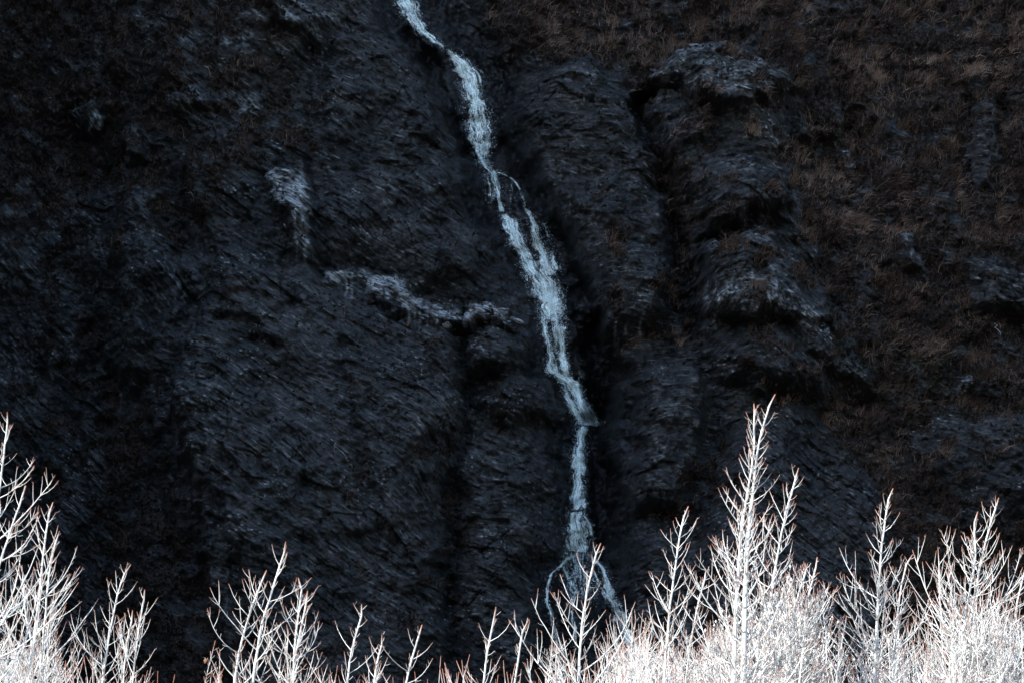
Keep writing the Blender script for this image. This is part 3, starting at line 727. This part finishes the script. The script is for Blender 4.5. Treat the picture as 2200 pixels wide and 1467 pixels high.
class BuildTree:
    def __init__(s, name, label, cat, Y, seed, group=None):
        s.rg = np.random.RandomState(seed); s.Y = Y; s.px = Y * HT / 1100
        s.root = link(name, None); tag(s.root, label, cat, group); s.name = name; s.placed = False
    def leader(s, pix, rbase, dens=1.0, lmax=.9, bgap=.10, spread=.95, tipred=.085, low=0.9, sgap=.055, bend=1.15, angle=1.0):
        """pix: photo pixels from the tip down to the lower edge; the stem goes on down to the ground"""
        rg = s.rg; Y = s.Y
        pts = [at_depth(np.array(float(u)), np.array(float(v)), Y + rg.uniform(-.05, .05)) for u, v in pix]
        lo = pts[-1]; slope = (pts[-2] - pts[-1]) / max(1e-3, pts[-2][2] - pts[-1][2])
        g1 = lo - np.array([slope[0] * .7, 0, 1]) * lo[2] * .5
        base = np.array([g1[0] - slope[0] * .1, Y, -0.15])
        if not s.placed:
            s.root.location = (base[0], Y, 0); s.org = np.array([base[0], Y, 0.0]); s.placed = True
        else:                                            # further leaders fork off the first stem near the ground
            base = np.array([s.org[0] + .05 * rg.randn(), Y + .05 * rg.randn(), 0.35]); g1 = .55 * g1 + .45 * np.array([base[0], Y, g1[2]])
        path = [base, g1] + pts[::-1]
        L = sum(np.linalg.norm(np.subtract(a, b)) for a, b in zip(path[:-1], path[1:]))
        n = max(20, int(L / .085)); X = smooth_path(path, n)
        X[3:-1] += np.cumsum(rg.randn(n - 4, 3) * .0028, 0) * np.array([1, 1, 0])
        x = np.linspace(0, 1, n); rad = np.maximum(rbase * 1.15 * (1 - x) ** .85, .0070); rad[-1] = .0045
        T = Tubes(); T.add(X, rad, 8, tipv(X, tipred))
        trunk = T.build('trunk', M_BARK, s.root, s.org)
        zlo = lo[2] - low
        cum = np.linspace(0, L, n)
        K = Tubes(); i0 = int(np.searchsorted(X[:, 2], zlo)); spurs(rg, K, X[i0:], rad[i0:], sgap * 1.1, .03, .11, 0.0, .9)
        K.build('twigs', M_BARK, trunk, s.org)
        # branches
        zt = X[-1][2]; q = rg.uniform(.10, .2); az = rg.uniform(0, 6.28)
        while True:
            z = zt - q
            if z < zlo: break
            i = int(np.clip(np.searchsorted(X[:, 2], z), 1, n - 1)); p = X[i]; t = unit(X[i] - X[i - 1])
            az += 2.4 + rg.uniform(-.5, .5)
            Lb = min(lmax, .09 + q * .54 * spread) * rg.uniform(.5, 1.2)
            if rg.rand() < .3: Lb *= .5
            Lb = min(Lb, q * .75)
            pb, rb = limb(rg, p, side_dir(rg, t, rg.uniform(.95, 1.3) * angle, az), Lb, min(rad[i] * .5, .0036 + .0046 * Lb), bend * 1.25 * rg.uniform(.5, 1.2), None, .06)
            B = Tubes(); B.add(pb, np.maximum(rb, .0024), 5, tipv(pb, tipred * .8))
            W = Tubes()
            if Lb > .09: spurs(rg, W, pb, rb, sgap * 1.3, .02, .075, .2)
            if Lb > .30:
                for _ in range(rg.poisson(1.2 + 4.6 * Lb * dens)):
                    j = rg.randint(1, len(pb) - 1); f = 1 - j / len(pb)
                    p2, r2 = limb(rg, pb[j], side_dir(rg, unit(pb[j + 1] - pb[j]), rg.uniform(.55, 1.0)), Lb * rg.uniform(.25, .5) * (f + .3), max(.0030, rb[j] * .65), .9, None, .06)
                    B.add(p2, np.maximum(r2, .0020), 4, tipv(p2, tipred * .7))
                    spurs(rg, W, p2, r2, sgap * 1.7, .02, .05, .2)
            bo = B.build('branch', M_BARK, s.root, s.org); W.build('twigs', M_BARK, bo, s.org)
            q += .46 * bgap / dens * rg.uniform(.55, 1.5)
        return X

def tree(label, Y, seed, leaders, name='bare_tree', group='bare young trees in the sun', **kw):
    b = BuildTree(name, label, 'tree', Y, seed, group)
    for i, ld in enumerate(leaders):
        k2 = dict(kw); k2.update(ld[2] if len(ld) > 2 else {})
        b.leader(ld[0], ld[1], **k2)
    return b

# left clump
tree('tall open-topped bare white tree before the blackest part of the cliff', 31, 11,
     [([(16,884),(8,960),(-4,1060),(-14,1180),(-25,1330),(-35,1467)], .050)], dens=.8, lmax=.9, spread=.95)
tree('wide spreading bare tree with long arching boughs beside the tall clump tree', 29, 12,
     [([(56,1042),(30,1110),(-5,1220),(-30,1340),(-45,1467)], .045)], dens=.8, lmax=.95, spread=1.2, angle=1.1)
tree('dense bare tree with straight white stem and many steep upswept boughs', 30, 13,
     [([(114,1078),(100,1140),(92,1220),(80,1320),(68,1400),(58,1467)], .042), ([(128,1140),(110,1230),(98,1330),(85,1467)], .024)], dens=1.05, lmax=.8, spread=.9, angle=.85)
tree('slender bare sapling with forked top beside the dense white clump', 32, 14,
     [([(281,1212),(262,1260),(245,1330),(235,1400),(225,1467)], .030)], dens=1.2, lmax=.5, spread=.8)
tree('thin bare sapling with close upright rods beside the forked sapling', 31, 15,
     [([(311,1266),(300,1320),(290,1390),(283,1467)], .024), ([(285,1310),(270,1380),(262,1467)], .015)], dens=1.3, lmax=.45, spread=.8, angle=.8)
# centre left trio
tree('bare tree with two leaning white stems and few stout side shoots', 27, 16,
     [([(614,1163),(596,1210),(580,1270),(560,1330),(548,1400),(540,1467)], .034), ([(573,1224),(552,1270),(530,1330),(512,1400),(502,1467)], .032)], dens=1.0, lmax=.5, spread=.9, bgap=.11, sgap=.06)
tree('bushy bare tree with fine steep branches close beside the two-stemmed tree', 28, 17,
     [([(641,1240),(630,1300),(624,1370),(617,1467)], .030), ([(661,1268),(645,1330),(632,1400),(622,1467)], .018)], dens=1.2, lmax=.5, spread=.9)
tree('small bare sapling with a curved side shoot like a hook', 28, 18,
     [([(777,1297),(762,1345),(748,1400),(738,1467)], .024)], dens=1.0, lmax=.4, spread=.9, sgap=.06)
tree('short brushy bare sapling beside the hooked sapling', 29, 19,
     [([(821,1360),(806,1405),(795,1467)], .020)], dens=1.4, lmax=.4, spread=.9)
tree('short bare sapling with ladder-like side twigs', 28, 20,
     [([(907,1341),(893,1385),(882,1430),(875,1467)], .020)], dens=1.0, lmax=.35, spread=.9, angle=1.15)
tree('open bare sapling with two wide forks near the foot of the fall', 28, 21,
     [([(1066,1303),(1052,1350),(1040,1400),(1031,1467)], .021)], dens=.8, lmax=.45, spread=1.0, sgap=.07)
tree('single bare whip of a sapling without side branches', 28, 22,
     [([(1137,1329),(1128,1380),(1120,1430),(1114,1467)], .018)], dens=.3, lmax=.12, spread=.4, sgap=.05)
# in front of the waterfall and to its right
tree('bare tree with arching boughs standing right before the foot of the waterfall', 28, 23,
     [([(1291,1166),(1276,1215),(1262,1290),(1250,1360),(1245,1467)], .034)], dens=.85, lmax=.75, spread=.95)
tree('slim bare tree with one long straight stem beside the waterfall tree', 30, 24,
     [([(1479,1087),(1462,1150),(1452,1220),(1442,1300),(1434,1380),(1428,1467)], .032)], dens=1.25, lmax=.5, spread=.65)
tree('slight bare sapling leaning beside the slim straight tree', 30, 25,
     [([(1517,1222),(1500,1270),(1488,1330),(1478,1400),(1472,1467)], .024)], dens=1.2, lmax=.45, spread=.75)
tree('tallest bare white tree with a twin top, rising above all the others', 29, 26,
     [([(1666,846),(1648,900),(1630,960),(1620,1040),(1612,1120),(1605,1220),(1600,1340),(1597,1467)], .048),
      ([(1620,866),(1611,905),(1622,945),(1612,1010),(1600,1080),(1588,1150),(1580,1240),(1575,1340),(1570,1467)], .034)],
     dens=1.25, lmax=.75, spread=.48, bgap=.085)
tree('second tall bare tree leaning against the twin-topped one', 29.6, 27,
     [([(1716,1004),(1700,1060),(1680,1130),(1662,1220),(1650,1330),(1640,1467)], .038)], dens=1.35, lmax=.8, spread=.75)
tree('broad bushy bare tree tipped with pale buds beside the tall pair', 30.2, 28,
     [([(1756,1196),(1738,1260),(1722,1340),(1705,1467)], .030), ([(1735,1210),(1715,1280),(1695,1370),(1680,1467)], .024), ([(1786,1250),(1762,1310),(1740,1380),(1720,1467)], .022)],
     dens=1.6, lmax=.65, spread=1.1)
tree('low bare sapling in the gap between the bushy tree and the spired tree', 30, 29,
     [([(1819,1322),(1810,1370),(1803,1420),(1798,1467)], .019)], dens=.7, lmax=.3, spread=.8)
tree('spired bare tree with even ladder branches and a pointed leader', 30, 30,
     [([(1919,1048),(1908,1100),(1902,1170),(1894,1250),(1889,1340),(1884,1467)], .038)], dens=1.5, lmax=.65, spread=.75)
tree('bare tree with stiff side boughs close behind the spired tree', 31, 31,
     [([(1961,1190),(1946,1240),(1935,1310),(1927,1390),(1922,1467)], .032)], dens=1.1, lmax=.65, spread=.9)
tree('wide bare tree with two stems and long parallel boughs sweeping outward', 29, 32,
     [([(2146,1068),(2128,1120),(2112,1190),(2096,1270),(2086,1360),(2080,1467)], .042), ([(2101,1098),(2094,1150),(2098,1200),(2080,1280),(2066,1370),(2056,1467)], .030)],
     dens=1.35, lmax=1.0, spread=1.15, angle=1.1)
tree('short-topped bare tree close beside the wide two-stemmed tree with sweeping boughs', 31, 33,
     [([(2204,1216),(2190,1270),(2172,1350),(2158,1467)], .032)], dens=1.1, lmax=.7, spread=.9)

# ------------------------------------------------------------------ shrubs that fill the thicket under the trees
def shrub(label, group, u, v, Y, wpx, seed, stems=9, leafy=0, dens=1.0, red=.05, buds=0):
    rg = np.random.RandomState(seed)
    top = at_depth(np.array(float(u)), np.array(float(v)), Y); s = Y * HT / 1100
    org = np.array([top[0], Y, 0.0])
    root = link('bare_shrub', None); root.location = org; tag(root, label, 'shrub', group)
    BT = Tubes(); leafp = []; budp = []
    edge = at_depth(np.array(float(u)), np.array(1467.), Y)[2] - .35
    for i in range(stems):
        off = rg.uniform(-.5, .5)
        tx = org[0] + off * wpx * s * 2.4; tz = top[2] - abs(off) * 80 * s - rg.uniform(0, 75) * s * (0 if i == 0 else 1)
        ty = Y + rg.uniform(-.5, .5)
        b = org + np.array([rg.uniform(-.15, .15), rg.uniform(-.15, .15), -.1])
        k1 = np.array([org[0] + (tx - org[0]) * .35, Y + (ty - Y) * .5, tz * .6])
        k2_ = np.array([tx - (tx - org[0]) * .15 + rg.uniform(-.12, .12), ty, tz - .35])
        X = smooth_path([b, k1, k2_, np.array([tx + rg.uniform(-.06, .06), ty, tz])], 18)
        X[2:-1] += np.cumsum(rg.randn(15, 3) * .006, 0)
        rad = np.linspace(.011, .0026, 18)
        T = Tubes(); T.add(X, rad, 5, tipv(X, red)); so_ = T.build('stem', M_BARK, root, org)
        W = Tubes()
        i0 = max(1, int(np.searchsorted(X[:, 2], edge)))
        if i0 > 14: continue
        spurs(rg, W, X[i0:], rad[i0:], .05, .03, .09, red=.3)
        for j in range(int(15 * dens)):
            f = rg.uniform(i0 / 18, .95); q = f * 17; a_ = min(int(q), 16); p = X[a_] + (X[a_ + 1] - X[a_]) * (q - a_)
            Lb = rg.uniform(.12, .5) * (1.25 - f * .75)
            pb, rb = limb(rg, p, side_dir(rg, unit(X[a_ + 1] - X[a_]), rg.uniform(.5, 1.25)), Lb, .0040, rg.uniform(.3, 1.1), 4, .14)
            W.add(pb, np.maximum(rb, .0021), 3, tipv(pb, red * .8) * rg.uniform(.4, 1))
            spurs(rg, W, pb, rb, .06, .02, .07, red=.3)
            if leafy:
                for _ in range(leafy): leafp.append(pb[rg.randint(1, len(pb))] + rg.randn(3) * .03)
            if buds and rg.rand() < .5: budp.append(pb[-1])
        W.build('twigs', M_BARK, so_, org)
    if leafp:
        Lp = np.array(leafp); n = len(Lp); a1 = rg.randn(n, 3); a1 /= np.linalg.norm(a1, axis=1)[:, None]
        a2 = np.cross(a1, rg.randn(n, 3)); a2 /= np.linalg.norm(a2, axis=1)[:, None]; z = rg.uniform(.009, .02, n)[:, None]
        V = np.stack([Lp - a1 * z * 1.4, Lp + a2 * z * .7 + a1 * z * .1, Lp + a1 * z * 1.4, Lp - a2 * z * .7 + a1 * z * .1], 1) - org
        o = link('leaves', big_mesh('leaves', V.reshape(-1, 3), np.arange(4 * n), 4, False), M_LEAF, root); o['kind'] = 'stuff'
    if budp:
        Bp = np.array(budp); n = len(Bp); z = rg.uniform(.007, .013, n)
        V = Bp[:, None, :] + octv[None] * z[:, None, None] - org
        F = np.arange(n)[:, None, None] * 6 + octf[None]
        o = link('buds', big_mesh('buds', V.reshape(-1, 3), F.reshape(-1), 3), M_BUD, root); o['kind'] = 'stuff'
rs = np.random.RandomState(77)
sid = 500
def thicket(label, group, spots, **kw):
    global sid
    for (u, v, wpx) in spots:
        shrub(label, group, u, v, rs.uniform(28.5, 35), wpx, sid, **kw); sid += 1
thicket('low bare shrub of fine white twigs packed under the dense steep-boughed tree', 'shrubs under the dense clump',
        [(-10,1330,60),(20,1300,60),(75,1330,60),(115,1320,60),(160,1390,50),(40,1360,70),(100,1340,60),(150,1370,50),(180,1400,50),(250,1430,40),(130,1410,60),(60,1400,60)], stems=9, dens=1.3)
thicket('rust-leaved low shrub poking up beside the two-stemmed tree', 'rust-leaved shrubs',
        [(365,1410,40),(345,1435,40)], stems=8, dens=1.0, leafy=14, red=.5)
thicket('thin dark-budded shrub reaching just into the light below the bare rock', 'sparse shrubs in the middle',
        [(462,1380,30),(455,1425,30),(700,1430,40),(960,1400,30),(990,1395,30),(1005,1420,30),(1100,1420,30),(1090,1400,20),(930,1440,30)], stems=6, dens=.8, red=.2, leafy=1)
thicket('rusty low shrub with dry leaf scraps among the small saplings', 'dry-leaved shrubs among the saplings',
        [(735,1400,40),(800,1410,40),(650,1410,45),(950,1415,40),(850,1430,40),(1070,1430,30),(570,1430,40),(420,1440,40),(480,1425,40),(300,1430,40),(1130,1425,40),(1000,1435,40),(700,1440,40)], stems=7, dens=1.0, leafy=3, red=.25)
thicket('low bare shrub of tangled white twigs around the foot of the waterfall tree', 'shrubs around the waterfall tree',
        [(1190,1350,40),(1215,1370,50),(1170,1420,40),(1260,1380,50),(1290,1400,60),(1310,1350,40),(1330,1320,30),(1350,1340,45),(1370,1300,30),(1390,1300,35),(1340,1400,60),(1240,1420,50)], stems=9, dens=1.3)
thicket('bare white shrub in the thick tangle between slim tree and twin-topped tree', 'shrubs in the tangle by the slim tree',
        [(1400,1330,50),(1420,1370,60),(1450,1340,50),(1470,1370,60),(1500,1330,50),(1520,1380,60),(1540,1340,50),(1550,1290,40),(1570,1380,60),(1440,1410,60),(1490,1420,60),(1390,1410,60)], stems=10, dens=1.4)
thicket('thick bare shrub of white rods under the tall pair of trees', 'shrubs under the tall trees',
        [(1595,1290,55),(1640,1240,60),(1665,1190,60),(1690,1180,55),(1715,1215,55),(1740,1260,55),(1700,1260,65),(1660,1290,65),(1765,1340,50),(1620,1350,70),(1680,1350,70),(1730,1370,60),(1570,1330,50)], stems=9, dens=1.25, buds=1)
thicket('bare white shrub between the spired tree and the wide two-stemmed tree', 'shrubs by the spired tree',
        [(1810,1390,40),(1840,1400,50),(1875,1320,45),(1915,1300,45),(1950,1310,45),(1980,1340,50),(2010,1350,50),(2030,1330,50),(2000,1420,60),(1900,1430,60),(1850,1430,50)], stems=8, dens=1.1)
thicket('bare shrub of parallel white rods beneath the wide two-stemmed tree', 'shrubs under the wide tree',
        [(2060,1290,55),(2100,1240,55),(2130,1230,55),(2160,1260,55),(2190,1270,50),(2080,1400,60),(2140,1390,60),(2190,1390,60)], stems=9, dens=1.3)

# ------------------------------------------------------------------ dead sticks lying on the face
def stick(label, pix, r):
    q = np.array(pix, float); nn = 8
    u = np.interp(np.linspace(0, 1, nn), np.linspace(0, 1, len(q)), q[:, 0]); v = np.interp(np.linspace(0, 1, nn), np.linspace(0, 1, len(q)), q[:, 1])
    X = cliff_point(u, v, .10); X[1:-1] += np.random.RandomState(3).randn(nn - 2, 3) * .06; T = Tubes(); T.add(X, np.linspace(r, r * .5, nn), 6, np.zeros(nn))
    o = T.build('dead_stick', M_BARK, None, X[0]); o.location = X[0]; tag(o, label, 'stick')
stick('pale dead stick lying on the brown grassy slope', [(2138,694),(2146,708),(2154,720)], .018)
stick('thin pale dead stick lying slantwise on the smooth dark slab', [(722,958),(742,982),(760,1003)], .010)
